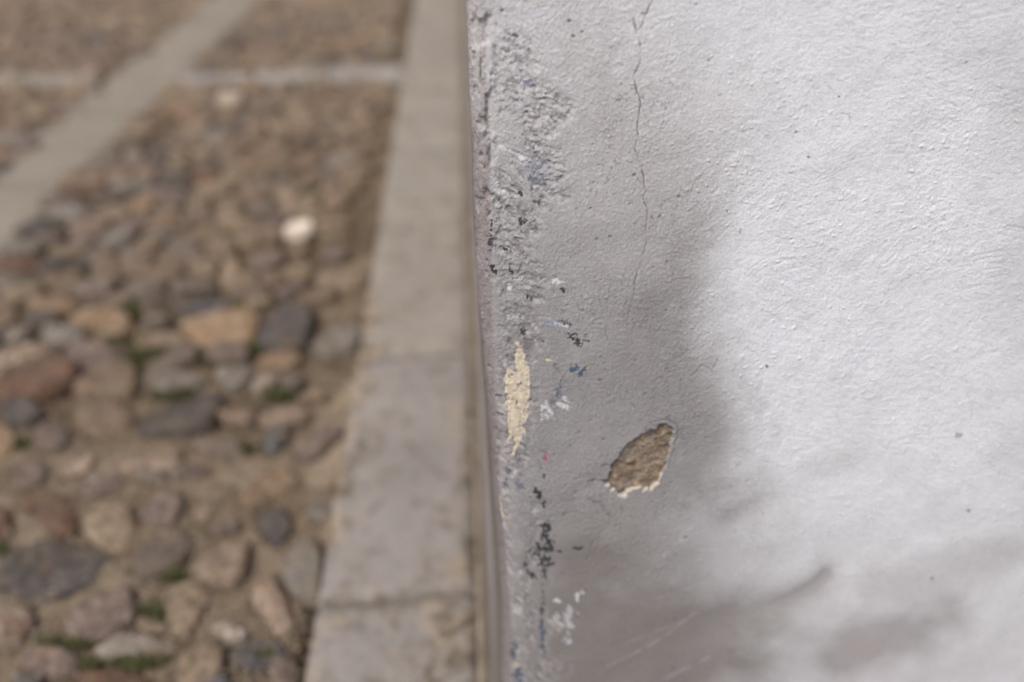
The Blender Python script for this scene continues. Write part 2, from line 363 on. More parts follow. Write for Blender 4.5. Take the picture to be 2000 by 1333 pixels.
# ---- cracks
CR = [
 ([(1274,0),(1265,20),(1257,38),(1254,50),(1247,60),(1243,62),(1246,75),(1251,90),(1252,112),(1247,135),(1236,152),(1240,168),(1247,186),(1251,205),(1250,222),(1246,238),(1246,262),(1243,285),(1240,295),(1246,312),(1254,328),(1258,345),(1258,365),(1263,376),(1257,388),(1263,405),(1265,425),(1262,450),(1264,470),(1256,500),(1248,525),(1241,545),(1238,575),(1230,600),(1222,630)], 1.25, .95),
 ([(1238,38),(1240,52),(1244,62)], 2.0, .9), ([(1258,366),(1246,350),(1238,338)], .7, .5), ([(1264,470),(1275,505),(1270,520)], .6, .45), ([(1247,186),(1262,200),(1268,214)], .6, .4), ([(1262,450),(1245,470),(1225,478)], .6, .4), ([(1251,90),(1262,80),(1270,82)], .6, .4), ([(1330,372),(1345,384),(1362,352),(1375,340)], 1.0, .5), ([(1350,735),(1372,712),(1390,722),(1402,700)], 1.0, .45), ([(1380,760),(1410,742),(1428,768)], .9, .4), ([(1296,240),(1290,255),(1288,270)], .8, .5),
 ([(1184,632),(1184,655),(1188,662)], .9, .6), ([(1145,715),(1139,722)], 1.2, .8),
 ([(1148,942),(1160,938),(1180,941),(1195,945)], 1.6, .9), ([(1140,955),(1152,945)], 1.0, .6),
 ([(1270,824),(1282,822),(1292,818),(1303,817),(1313,823),(1321,826),(1324,838),(1320,860),(1316,880),(1310,896),(1305,915)], 1.2, .75),
 ([(1150,975),(1160,981),(1173,982)], 1.3, .7), ([(1150,1076),(1158,1060),(1165,1048),(1172,1055)], 1.0, .55), ([(1145,1095),(1150,1078)], .8, .4),
 ([(1070,975),(1090,980),(1125,976)], 1.2, .4), ([(1072,1010),(1100,1002),(1130,1000)], 1.2, .35),
 ([(1083,712),(1092,724),(1100,740),(1110,748)], 3.5, .42), ([(1189,907),(1176,910)], 1.4, .7), ([(1270,838),(1262,842),(1260,836)], 1.2, .6),
 ([(1890,770),(1900,800),(1896,815)], .9, .3), ([(1355,340),(1345,372),(1340,392)], 1.0, .35), ([(1500,190),(1540,170),(1570,155)], .8, .3),
 ([(1320,700),(1345,685),(1368,655)], 1.0, .35), ([(1646,222),(1660,226),(1664,244)], 1.0, .5), ([(1640,320),(1690,306),(1720,300)], .9, .3),
 ([(1056,1165),(1046,1190),(1030,1215)], 1.5, .45), ([(1060,1140),(1058,1190)], 1.2, .4),
]
crack = np.zeros_like(pu); crn = vn(pu/13, pv/17, 89)
for pts, wd, st in CR:
    dd = dist_line(pu + jx*.55, pv + jy*.35, pts, 25); wv = wd*(.55+1.1*crn); crack = np.maximum(crack, np.minimum(1, st*(.55+.7*crn))*np.exp(-(dd/(wv*.82))**2)*(1-.5*sm(300, 480, pv)*(pv < 640))*(.35+.65*sm(.2,.42,fbm(pu/22,pv/22,90,2))))
crack = np.where(front & ~hole, crack, 0)
hrel = hrel - 1.1*mm*crack
# ---- scratches (fine raised or pale lines, low on the wall)
scr = np.zeros_like(pu)
for pts, wd, st in [([(1185,1300),(1260,1265),(1310,1235),(1360,1195)],1.5,.5), ([(1280,1335),(1340,1305),(1385,1285)],1.7,.6), ([(1215,1258),(1330,1215),(1400,1180)],1.2,.35), ([(1280,1170),(1340,1150),(1400,1130)],1.2,.4),
                    ([(1505,1030),(1540,1015),(1575,990)],2,.45), ([(1905,1330),(1915,1270),(1935,1235)],5,.45), ([(1880,1180),(1900,1150),(1918,1135)],5,.35), ([(1400,980),(1440,955),(1470,935)],1.6,.3), ([(1560,960),(1600,940)],1.4,.3)]:
    dd = dist_line(pu+jx*.3, pv+jy*.3, pts, 25); scr = np.maximum(scr, st*np.exp(-(dd/wd)**2)*sm(.25,.55,fbm(pu/14,pv/14,87,3)))
# ---- colour: limewash, with dirt and paint that have shapes of their own
C = np.empty((len(s), 3)); C[:] = (.775, .787, .802)
def lay(m, c): 
    m = np.clip(m, 0, 1)[:, None]; C[:] = C*(1-m) + np.array(c)*m
lo = fbm(pu/260, pv/260, 91, 4)
lay(.35*sm(.45, .75, lo), (.65, .655, .66))
# grey unpainted field left of the limewash; its right border follows these heights
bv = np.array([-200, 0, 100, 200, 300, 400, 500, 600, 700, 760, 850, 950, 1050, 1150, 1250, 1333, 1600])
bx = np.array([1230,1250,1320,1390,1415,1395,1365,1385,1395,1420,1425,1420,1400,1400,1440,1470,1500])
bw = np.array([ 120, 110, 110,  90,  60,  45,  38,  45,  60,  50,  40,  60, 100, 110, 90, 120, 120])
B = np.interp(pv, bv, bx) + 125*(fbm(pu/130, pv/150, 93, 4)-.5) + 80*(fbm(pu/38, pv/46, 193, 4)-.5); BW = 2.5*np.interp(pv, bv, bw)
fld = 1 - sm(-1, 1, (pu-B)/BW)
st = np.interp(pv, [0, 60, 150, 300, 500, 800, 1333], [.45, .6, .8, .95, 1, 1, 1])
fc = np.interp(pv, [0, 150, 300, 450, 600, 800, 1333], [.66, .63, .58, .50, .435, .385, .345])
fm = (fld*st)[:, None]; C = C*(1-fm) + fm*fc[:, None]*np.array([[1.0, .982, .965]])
lay(.22*fld*sm(.5, .7, fbm(pu/120, pv/200, 98, 4)), (.46, .43, .40))
# darker, cooler bands inside the field
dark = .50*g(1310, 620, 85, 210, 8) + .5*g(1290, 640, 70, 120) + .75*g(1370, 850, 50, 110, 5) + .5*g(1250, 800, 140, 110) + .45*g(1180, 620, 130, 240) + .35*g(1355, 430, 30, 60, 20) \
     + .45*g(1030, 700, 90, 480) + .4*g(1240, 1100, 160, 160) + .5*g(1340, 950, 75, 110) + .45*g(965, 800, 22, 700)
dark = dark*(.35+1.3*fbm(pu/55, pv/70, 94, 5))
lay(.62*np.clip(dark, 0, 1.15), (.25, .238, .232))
# brown grime low down
gr = .95*g(1230, 1240, 190, 140, -10) + .45*g(1130, 1080, 120, 160) + .4*g(1450, 1270, 140, 70, -25) + .65*g(1340, 1290, 180, 70, -20) + .55*g(1130, 1290, 120, 90) + .4*g(1180,1120,80,90) + .35*g(1420, 1200, 70, 40, -25)
gr = gr*(.35+1.3*fbm(pu/70, pv/42, 95, 5)); lay(.8*np.clip(gr, 0, 1), (.195, .172, .152))
# soft dark streaks on the limewash, bottom right
dkst = .50*np.exp(-(dl/11)**2)*sm(1460, 1590, pu) + .55*np.exp(-(dl/28)**2) + .55*np.exp(-(dist_line(pu, pv, [(1640,1290),(1700,1255),(1780,1225),(1850,1195)], 200)/45)**2) \
    + .35*np.exp(-(dist_line(pu, pv, [(1700,1140),(1790,1120),(1900,1095),(1990,1080)], 200)/38)**2) + .55*g(1440,1010,50,26,-30) + .15*g(1690,1290,120,60,-30) + .26*sm(1130, 1330, pv)*sm(1400, 1480, pu)*(1-sm(1700, 1950, pu))*sm(.3,.65,fbm(pu/120, pv/80, 199, 3)) + .22*g(1560,1240,160,60,-20) \
    + .18*g(1900,1250,250,120) + .25*g(1640, 900, 60, 26, -30) + .2*g(1980, 880, 60, 70)+.22*g(1990,200,60,90)+.2*g(1985, 620, 50, 140) + .1*g(1700,1330,400,110)
lay(np.clip(dkst*(.75+.5*fbm(pu/45, pv/30, 96, 3)), 0, .8), (.30, .275, .265))
lay(.22*sm(650, 1250, pv)*sm(1380, 1460, pu)*sm(.38, .68, fbm(pu/190+.004*pv, pv/120, 99, 5)), (.47, .455, .44))
lay(.10*g(1690,1285,70,50,-30) + .1*g(1740,1320,60,30), (.42,.30,.28))
lay(.28*g(1560, 640, 140, 260, 20)+.3*g(1850, 700, 200, 120), (.80,.82,.85))
# mauve side of the corner
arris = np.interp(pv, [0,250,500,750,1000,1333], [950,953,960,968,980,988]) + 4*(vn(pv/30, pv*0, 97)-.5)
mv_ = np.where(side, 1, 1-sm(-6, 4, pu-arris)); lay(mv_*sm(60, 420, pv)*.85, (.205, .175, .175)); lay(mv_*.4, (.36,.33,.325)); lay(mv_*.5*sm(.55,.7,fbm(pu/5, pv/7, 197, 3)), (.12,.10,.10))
# dark brown strip on the side face, just behind the corner
lay(np.where(side, sm(.015, .06, -s)*.85, 0), (.105, .080, .052))
sidef = sm(.05, .14, -s)*side
lay(sidef, (.40, .37, .345)); lay(sidef*.45*sm(.42, .62, fbm(s*5, z*4, 301, 5)), (.27, .24, .21)); lay(sidef*.8*(1-sm(.05, .55, z+.35*(fbm(s*6, z*6, 302, 4)-.5))), (.13, .105, .075))
# chips of old paint: black, slate, white, blue, red
fl = np.clip((fbm(pu/4.6, pv/4.6, 101, 3)-.5)*1.9+.5, 0, 1); fls = np.clip((fbm(a_/14, b_/4.5, 103, 4)-.5)*1.6+.5, 0, 1)
lay(.38*hackm*sm(250, 750, pv), (.27, .25, .255))
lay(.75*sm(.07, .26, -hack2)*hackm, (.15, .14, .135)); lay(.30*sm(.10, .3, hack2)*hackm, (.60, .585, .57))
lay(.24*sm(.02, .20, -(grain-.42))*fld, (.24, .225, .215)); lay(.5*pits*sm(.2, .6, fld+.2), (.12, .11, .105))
lay(.16*sm(.08, .22, -lump)*right, (.42, .41, .41))
lay(.45*sm(.62, .74, fls)*hackm, (.24,.225,.22)); lay(.38*sm(.62, .74, 1-fls)*hackm, (.68,.665,.65))
def fleck(cx, cy_, rx, ry, rot, thr, c, src=fl, k=1.0):
    f = g(cx, cy_, rx, ry, rot)*k; m = sm(thr-.02, thr+.075, src*.55 + f*.60)*(f > .04)*front*~hole; lay(m, c); return m
blk = (.035, .035, .04); slt = (.17, .175, .21); wht = (.66, .65, .65); blu = (.075, .12, .18)
lay(.5*g(1045, 330, 26, 20, 20)*1.3, (.38,.385,.43)); 
for a in [(1048,335,26,14,15,.62,(.36,.37,.42)),(1050,355,24,12,10,.60,(.20,.205,.235)),(1035,162,12,8,0,.62,(.26,.27,.33)),(1008,195,9,3,15,.6,(.20,.19,.26)),(1010,115,14,12,0,.66,(.3,.3,.33)),
          (1005,70,12,4,0,.62,(.12,.12,.13)),(1018,380,6,5,10,.58,blk),(972,392,6,6,0,.62,(.12,.12,.12)),(1050,396,12,7,10,.66,(.1,.1,.11)),(1022,436,16,8,20,.66,blk),(1045,447,10,4,20,.66,(.15,.16,.2)),
          (957,475,5,16,0,.60,blk),(986,487,9,4,20,.6,blk),(1000,534,10,6,50,.62,blk),(965,525,6,12,-20,.66,blk),(1098,565,10,7,20,.62,blk),(1085,545,14,8,0,.66,slt),(1032,582,7,4,30,.62,blk),
          (1078,630,30,7,20,.64,(.30,.34,.40)),(1104,630,16,6,20,.68,(.12,.12,.13)),(1024,650,9,5,40,.64,blk),(1128,660,26,16,20,.72,blk),(1061,665,5,4,0,.64,(.16,.04,.07)),
          (952,740,4,12,-10,.60,blk),(1090,768,10,22,15,.66,slt),(1080,780,16,8,-20,.68,(.2,.2,.23)),(1118,718,9,8,0,.60,blu),(1135,724,14,10,0,.69,blu),(1133,728,4,3,0,.62,blu),
          (992,918,6,10,-30,.58,(.12,.13,.16)),(990,945,12,14,30,.72,(.12,.13,.16)),(1012,945,22,10,30,.76,slt),(1064,893,5,6,0,.58,(.42,.09,.15)),(1062,925,8,14,0,.74,blk),
          (1050,962,7,14,-25,.62,blk),(1063,984,7,6,0,.62,blk),(1066,1028,14,10,0,.60,blk),(1066,1045,15,22,0,.66,blk),(1052,1074,18,16,0,.63,blk),(1072,1068,12,22,0,.62,blk),(1066,1098,16,14,0,.64,blk),
          (1026,1102,6,6,0,.60,blk),(1038,1124,14,6,35,.62,blk),(1062,1125,8,30,0,.72,(.06,.055,.055)),(1060,1190,7,34,0,.70,(.07,.06,.055)),(1060,1240,5,40,0,.60,(.06,.09,.14)),(1030,1200,10,8,0,.7,(.10,.12,.15)),
          (1000,1275,9,26,5,.60,(.035,.07,.12)),(1010,1320,14,16,0,.60,(.035,.07,.12)),(1004,1300,10,8,0,.62,(.42,.39,.30)),
          (1095,1075,14,5,0,.76,blk),(1130,1070,16,8,0,.78,blk),(1181,720,3,3,0,.6,blk),(1498,716,4,4,0,.6,(.15,.14,.14)),(1890,996,4,4,0,.62,(.3,.29,.28)),(1819,1129,4,4,0,.62,(.3,.29,.28)),(1640,190,3,3,0,.6,(.2,.2,.2)),(1420,412,3,3,0,.6,(.2,.2,.2)),(1888,122,3,3,0,.62,(.25,.25,.25)),(1872,852,10,8,0,.74,(.4,.38,.37)),(1555,258,3,3,0,.6,(.25,.24,.24)),(1580,307,3,3,0,.6,(.25,.24,.24)),(1445,452,3,8,0,.68,(.35,.34,.34)),(960,440,4,20,0,.7,blk),(938,130,3,40,0,.7,(.1,.1,.1))]:
    fleck(*a[:6], a[6])
for a in [(982,290,10,6,20,.60,wht),(1000,296,10,6,25,.62,wht),(1018,308,16,6,40,.60,wht),(1050,292,12,6,20,.68,wht),(965,350,8,16,-20,.66,(.55,.55,.56)),(980,378,26,9,35,.64,(.58,.57,.56)),(1085,548,12,5,5,.56,wht),
          (1092,632,22,3,18,.62,(.58,.60,.64)),(1070,618,14,10,20,.72,(.52,.54,.58)),(1050,182,6,14,0,.66,(.62,.62,.63)),(996,560,5,8,0,.64,wht),(1100,790,24,22,0,.80,wht),(1068,800,20,30,0,.82,wht),
          (1112,1208,14,42,4,.72,(.55,.56,.58)),(1108,1250,12,10,0,.70,(.52,.53,.55)),(1108,1205,26,46,4,.80,(.46,.45,.45)),(1085,1172,16,5,15,.66,(.6,.6,.6)),(1130,1165,10,16,35,.72,(.6,.6,.6)),(1085,1215,26,30,0,.78,(.50,.49,.48)),(1058,800,4,26,0,.76,wht)]:
    fleck(*a[:6], a[6], fls if a[2] > 12 else fl)
lay(.55*sm(.69, .73, fbm(pu/4.2, pv/4.2, 111, 3))*fld*sm(.4, .7, vn(pu/70, pv/70, 112)), (.16,.15,.15))
lay(scr*.65, (.58, .56, .54))
lay(np.where(cream, .95, 0), (.70, .61, .455)); lay(np.where(cream, .5*sm(.74, .82, fls), 0), (.36, .30, .23))
lay(np.where(rim, .9, 0), (.64, .585, .49))
lay(crack*.9, (.07, .06, .055))
mc = fbm(pu/11, pv/7, 121, 4); CM = np.array((.24, .18, .12))*(1-sm(.35,.65,mc))[:, None] + np.array((.36, .285, .20))*sm(.35,.65,mc)[:, None]
sp = (pimples(pu/12, pv/12, 123, .3, .1, .25) > .1); CM[sp] = (.42, .37, .30); CM[fbm(pu/14, pv/10, 124, 3) > .64] = (.27, .245, .215)
C[hole] = CM[hole]
hrel = np.where(s < -.10, und, hrel)
hrel = np.where((s > .79) | (z > 1.31) | (z < .16), und, hrel)
co = np.c_[X + nx*hrel, Y + ny*hrel, z]
F = grid_faces(ni, nj)
hf = hole[F].all(1)
wall = bpy.data.objects.new('plaster_wall', None); col.objects.link(wall)
wall.location = (WL_X, .55, 0)
tag(wall, 'pale plastered house wall with a rounded, chipped and cracked corner beside the kerb', 'wall')
def part(name, faces, mats, label=None):
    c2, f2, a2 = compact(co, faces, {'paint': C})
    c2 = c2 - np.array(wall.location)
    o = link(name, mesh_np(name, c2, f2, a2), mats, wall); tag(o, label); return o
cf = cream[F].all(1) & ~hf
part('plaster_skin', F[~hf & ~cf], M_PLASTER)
t = NT('bare_mortar'); at = t.n('ShaderNodeAttribute', attribute_name='paint'); tc = t.n('ShaderNodeTexCoord'); n1 = t.noise(tc.outputs['Object'], 500, 4, .7)
t.l(t.mix(t.ramp(n1.outputs[0], [(.3, .5), (.55, 0)]).outputs[0], at.outputs['Color'], (.10,.08,.05)), t.b.inputs['Base Color']); t.l(t.bump(n1.outputs[0], .002, 1), t.b.inputs['Normal'])
part('bare_mortar', F[hf], t.m, 'brown mortar showing where the plaster has fallen off')
part('bare_undercoat', F[cf], M_PLASTER, 'cream undercoat showing through a chip at the corner')
# wall top and back, so that it is a solid building
import bmesh
bm = bmesh.new()
ztop = 4.6; yf = float(front_y(np.array([ztop]))[0])
vs = [bm.verts.new((x, y, ztop)) for x, y in ((WL_X, yf+RC), (WL_X+RC, yf), (4.0, yf), (4.0, 9.7), (WL_X, 9.7))]; bm.faces.new(vs)
vb = [bm.verts.new((x, y, zz)) for x, y, zz in ((4.0, yf, -.3), (4.0, 9.7, -.3), (4.0, 9.7, ztop), (4.0, yf, ztop))]; bm.faces.new(vb)
vb = [bm.verts.new((x, y, zz)) for x, y, zz in ((4.0, 9.7, -.3), (WL_X, 9.7, -.3), (WL_X, 9.7, ztop), (4.0, 9.7, ztop))]; bm.faces.new(vb)
for v in bm.verts: v.co -= wall.location
me = bpy.data.meshes.new('wall_top'); bm.to_mesh(me); bm.free()
link('wall_top', me, simple('plain_plaster', (.5,.49,.48), (.6,.59,.58), 4), wall, smooth=False)

# ================================================================= slabs: kerb and bands
def slab(name, quad, ztop, mat, seed, label, cat, group, step=.014, rad=.010, rough=.004, dirt=None):
    """quad: four ground corners a,b,c,d (a->b one long side, d->c the other)"""
    a, b, c, d = [np.array(p, float) for p in quad]
    n1 = max(6, int(np.linalg.norm(b-a)/step)); n2 = max(6, int(np.linalg.norm(d-a)/step))
    U, V = np.meshgrid(np.linspace(0, 1, n1), np.linspace(0, 1, n2), indexing='ij'); U = U.ravel(); V = V.ravel()
    P = (a[None]*((1-U)*(1-V))[:, None] + b[None]*(U*(1-V))[:, None] + c[None]*(U*V)[:, None] + d[None]*((1-U)*V)[:, None])
    ctr = (a+b+c+d)/4
    l1, l2 = np.linalg.norm(b-a), np.linalg.norm(d-a)
    ed = np.minimum(np.minimum(U, 1-U)*l1, np.minimum(V, 1-V)*l2)
    zz = ztop + rough*(fbm(P[:, 0]*9, P[:, 1]*9, seed, 4)-.5)*1.6 - .004*np.exp(-(ed/rad)) - .010*sm(.55, .8, fbm(P[:, 0]*22, P[:, 1]*22, seed+7, 3))*np.exp(-ed/.02)
    zz = np.where(ed < 1e-6, ztop-.07, zz)
    # second ring stays at the rim, first ring drops
    jit = (.011 if cat == 'kerb slab' else .006)*(fbm(P[:, 0]*25, P[:, 1]*25, seed+3, 3)-.5)*2
    dirn = P-ctr; dirn /= (np.linalg.norm(dirn, axis=1)[:, None]+1e-6)
    P = P + dirn*(jit*np.exp(-ed/.03))[:, None]
    # pull the second ring outward so that the side is steep
    F_ = grid_faces(n1, n2)
    dv = np.exp(-ed/.012)*.35
    if dirt is not None: dv = np.clip(dv + dirt(P[:, 0], P[:, 1]), 0, 1)
    co_ = np.c_[P - ctr[None], zz]
    # steep sides: the second ring moves out almost over the rim
    G = co_.reshape(n1, n2, 3)
    f = .96
    G[1, :, :2] = G[1, :, :2]*(1-f) + G[0, :, :2]*f; G[-2, :, :2] = G[-2, :, :2]*(1-f) + G[-1, :, :2]*f
    G[:, 1, :2] = G[:, 1, :2]*(1-f) + G[:, 0, :2]*f; G[:, -2, :2] = G[:, -2, :2]*(1-f) + G[:, -1, :2]*f
    me = mesh_np(name, G.reshape(-1, 3), F_, {'dirt': dv})
    o = link(name, me, mat); o.location = (ctr[0], ctr[1], 0); tag(o, label, cat, group); return o

KX0, KX1 = ground(600, 1333)[0], -.020
jy_ = [ground(800, 1182)[1], ground(820, 708)[1]]
joints = [jy_[0]-.80, jy_[0], jy_[1], jy_[1]+.74, jy_[1]+1.42, jy_[1]+2.16, jy_[1]+2.9, jy_[1]+3.7, jy_[1]+4.5]
klab = ['grey kerb slab at the near end, in front of the dark joint', 'long grey kerb slab just beyond the dark joint, beside the chipped wall corner', 'smooth tan grey kerb slab, third from the near end',
        'fourth kerb slab from the near end, pale and blurred', 'fifth kerb slab from the near end', 'sixth kerb slab from the near end, level with the pale cross strip', 'seventh kerb slab from the near end, beyond the cross strip', 'farthest kerb slab along the wall foot']
gap = .0065
def kd(x, y):
    u, v = to_ref(x, y, x*0)
    m = np.exp(-(((u-880)/45)**2 + ((v-1240)/70)**2))*1.0*sm(.40, .55, fbm(x*30, y*30, 5, 4)) + .5*sm(860, 925, u)*sm(.5, .7, fbm(x*14, y*5, 9, 3))
    m += .8*np.exp(-(dist_line(u, v, [(880,1180),(868,1250),(842,1310),(835,1340)])/6)**2)
    m += .5*sm(.58, .70, fbm(x*34, y*34, 27, 3))*sm(.4, .6, fbm(x*6, y*6, 28, 3))*(y < jy_[1])
    m += .9*np.exp(-((y-jy_[0]-.014*(x-KX0)/.32)/.011)**2)*sm(.25, .5, fbm(x*25, y*25, 19, 3))
    m += .95*(1-sm(.004, .040, x-KX0-.03*fbm(x*0+3, y*11, 13, 3)))*sm(520, 640, v)*(1-sm(1040, 1120, v))*sm(.3, .5, fbm(x*25, y*18, 15, 3))
    m += .55*(1-sm(.0, .03, x-KX0))*sm(.45, .6, fbm(x*20, y*9, 16, 3)) + .35*sm(.56, .68, fbm(x*16, y*16, 17, 4))
    return np.clip(m, 0, .9)*(y > .3)
for k in range(8):
    y0, y1 = joints[k]+(gap if k < 2 and k != 2 else .0012), joints[k+1]-(gap if k < 1 else .0012)
    sk = .014 if k <= 2 else .004                       # the joints run a little askew
    o = slab('kerb_slab', [(KX0, y0-.0), (KX0, y1), (KX1, y1+sk), (KX1, y0+sk)], .016 + .002*(k % 2), M_KERB2 if k < 2 else M_KERB, 200+k, klab[k], 'kerb slab', 'kerb slabs along the foot of the wall', dirt=kd)
# mortar fillet between the kerb and the wall
ys = np.arange(-.4, 7, .02); xs = np.linspace(-.028, .016, 9)
FX, FY = np.meshgrid(xs, ys, indexing='ij'); FX = FX.ravel(); FY = FY.ravel()
FZ = .004 + .016*np.exp(-((FX+.012)/.008)**2) + .030*sm(-.006, .010, FX)*0 + .005*(fbm(FX*40, FY*12, 9, 3)-.5) - np.where(FX < -.027, .03, 0)
fo = link('mortar_fillet', mesh_np('mortar_fillet', np.c_[FX, FY, FZ], grid_faces(9, len(ys))), M_SAND)
tag(fo, 'thin tan mortar fillet running between the kerb and the wall', 'mortar joint')

def band(e0, e1, n, ztop, mat, name, labf, cat, group, seed):
    """e0 and e1: the two long edges as pairs of ground points"""
    (a0, a1), (b0, b1) = [[np.array(p) for p in e] for e in (e0, e1)]
    for k in range(n):
        t0, t1 = k/n + .0008, (k+1)/n - .0008
        q = [a0+(a1-a0)*t0, a0+(a1-a0)*t1, b0+(b1-b0)*t1, b0+(b1-b0)*t0]
        slab(name, q, ztop+.001*(k % 3), mat, seed+k, labf(k), cat, group, step=.022)
ext = lambda p, q, t: (p[0]+(q[0]-p[0])*t, p[1]+(q[1]-p[1])*t)
# diagonal band
A0, A1 = ground(0, 331), ground(398, 10); B0, B1 = ground(29, 480), ground(490, 0)
u = np.array(A1)-np.array(A0); u /= np.linalg.norm(u); nrm = np.array((u[1], -u[0])); wd = 1.14*abs(np.dot(np.array(ground(240, 252))-np.array(A0), nrm))
if np.dot(np.array(B0)-np.array(A0), nrm) < 0: nrm = -nrm
P0 = np.array(A0)-u*.9; P1 = np.array(A0)+u*5.1
ordn = ['nearest', 'second', 'third', 'fourth', 'fifth', 'sixth', 'seventh', 'farthest']
band((P0, P1), (P0+nrm*wd, P1+nrm*wd), 8, .010, M_BAND, 'paving_slab', lambda k: f'smooth tan slab of the diagonal paving band, {ordn[k]} from the left edge of the photo' if k else 'smooth tan slab at the near left end of the diagonal band', 'paving slab', 'slabs of the diagonal paving band', 300)
# cross strip, right of the diagonal band and left of it
C0, C1 = ground(352, 151), ground(790, 128); D0, D1 = ground(352, 170), ground(790, 159)
off = lambda p, d: (p[0]+d, p[1])
band((C0, C1), (D0, D1), 3, .012, M_BANDP, 'strip_slab', lambda k: ['pale grey slab of the cross strip, next to the diagonal band', 'pale slab in the middle of the right cross strip', 'whitish slab of the cross strip, touching the kerb'][k], 'paving slab', 'pale slabs of the cross strip', 340)
E0, E1 = ground(-420, 140), ground(200, 149); G0, G1 = ground(-420, 172), ground(188, 171)
band((E0, E1), (G0, G1), 3, .012, M_BAND, 'strip_slab', lambda k: ['tan slab of the cross strip beyond the left edge of the photo', 'tan slab of the cross strip at the left edge', 'tan slab of the cross strip left of the diagonal band'][k], 'paving slab', 'tan slabs of the cross strip', 350)

# ================================================================= cobbles
def chaikin(P, n=2):
    P = np.asarray(P, float)
    for _ in range(n):
        Q = np.roll(P, -1, 0); P = np.stack([P*.78+Q*.22, P*.22+Q*.78], 1).reshape(-1, 2)
    return P
def resample(P, n):
    Q = np.vstack([P, P[:1]]); sl_ = np.r_[0, np.cumsum(np.hypot(*np.diff(Q, axis=0).T))]
    t = np.linspace(0, sl_[-1], n, endpoint=False)
    return np.c_[np.interp(t, sl_, Q[:, 0]), np.interp(t, sl_, Q[:, 1])]
def cobble_geo(poly, seed, height, n=30, tilt=None, flat=.55):
    rs = np.random.RandomState(seed)
    P = resample(chaikin(poly, 1), n); c = P.mean(0); Q = P-c
    th_ = np.linspace(0, 2*math.pi, n, endpoint=False); Q = Q*(1 + .17*(fbm(np.cos(th_)*1.6+seed*.37, np.sin(th_)*1.6+seed*.11, seed, 3)-.5))[:, None]
    sz = np.sqrt(np.mean((Q**2).sum(1)))
    ringsr = [1.05, 1.0, .95, .86, .66, .38, .14]; ringsz = [-.9, -.05, .52, .84, .96, 1.0, 1.0]
    tx, ty = (rs.randn(2)*.10 if tilt is None else tilt)
    V = []
    for r, zf in zip(ringsr, ringsz):
        q = Q*r
        w_ = fbm(q[:, 0]*26+seed*3.1, q[:, 1]*26, seed, 3)-.5
        hz = height*zf if zf > 0 else .03*zf
        w2 = fbm(q[:, 0]*9+seed*1.7, q[:, 1]*9, seed+5, 2)-.5
        zz = hz + (q[:, 0]*tx + q[:, 1]*ty)*(zf > 0) + (w_*.009 + w2*.016)*(zf > .2)
        V.append(np.c_[q, zz])
    V.append(np.array([[0, 0, V[-1][:, 2].mean()]]))
    V = np.vstack(V); f = []
    for k in range(len(ringsr)-1):
        for i in range(n):
            j = (i+1) % n; f.append((k*n+i, k*n+j, (k+1)*n+j, (k+1)*n+i))
    last = (len(ringsr)-1)*n
    for i in range(n): f.append((last+i, last+(i+1) % n, last+n))
    return c, V, f
def cobble(poly, seed, height, mat, label, group, n=30):
    c, V, f = cobble_geo(poly, seed, height, n)
    me = bpy.data.meshes.new('cobblestone'); me.from_pydata([tuple(v) for v in V], [], f); me.update()
    o = link('cobblestone', me, SM[mat]); o.location = (c[0], c[1], 0)
    tag(o, label, 'cobblestone', group); return o
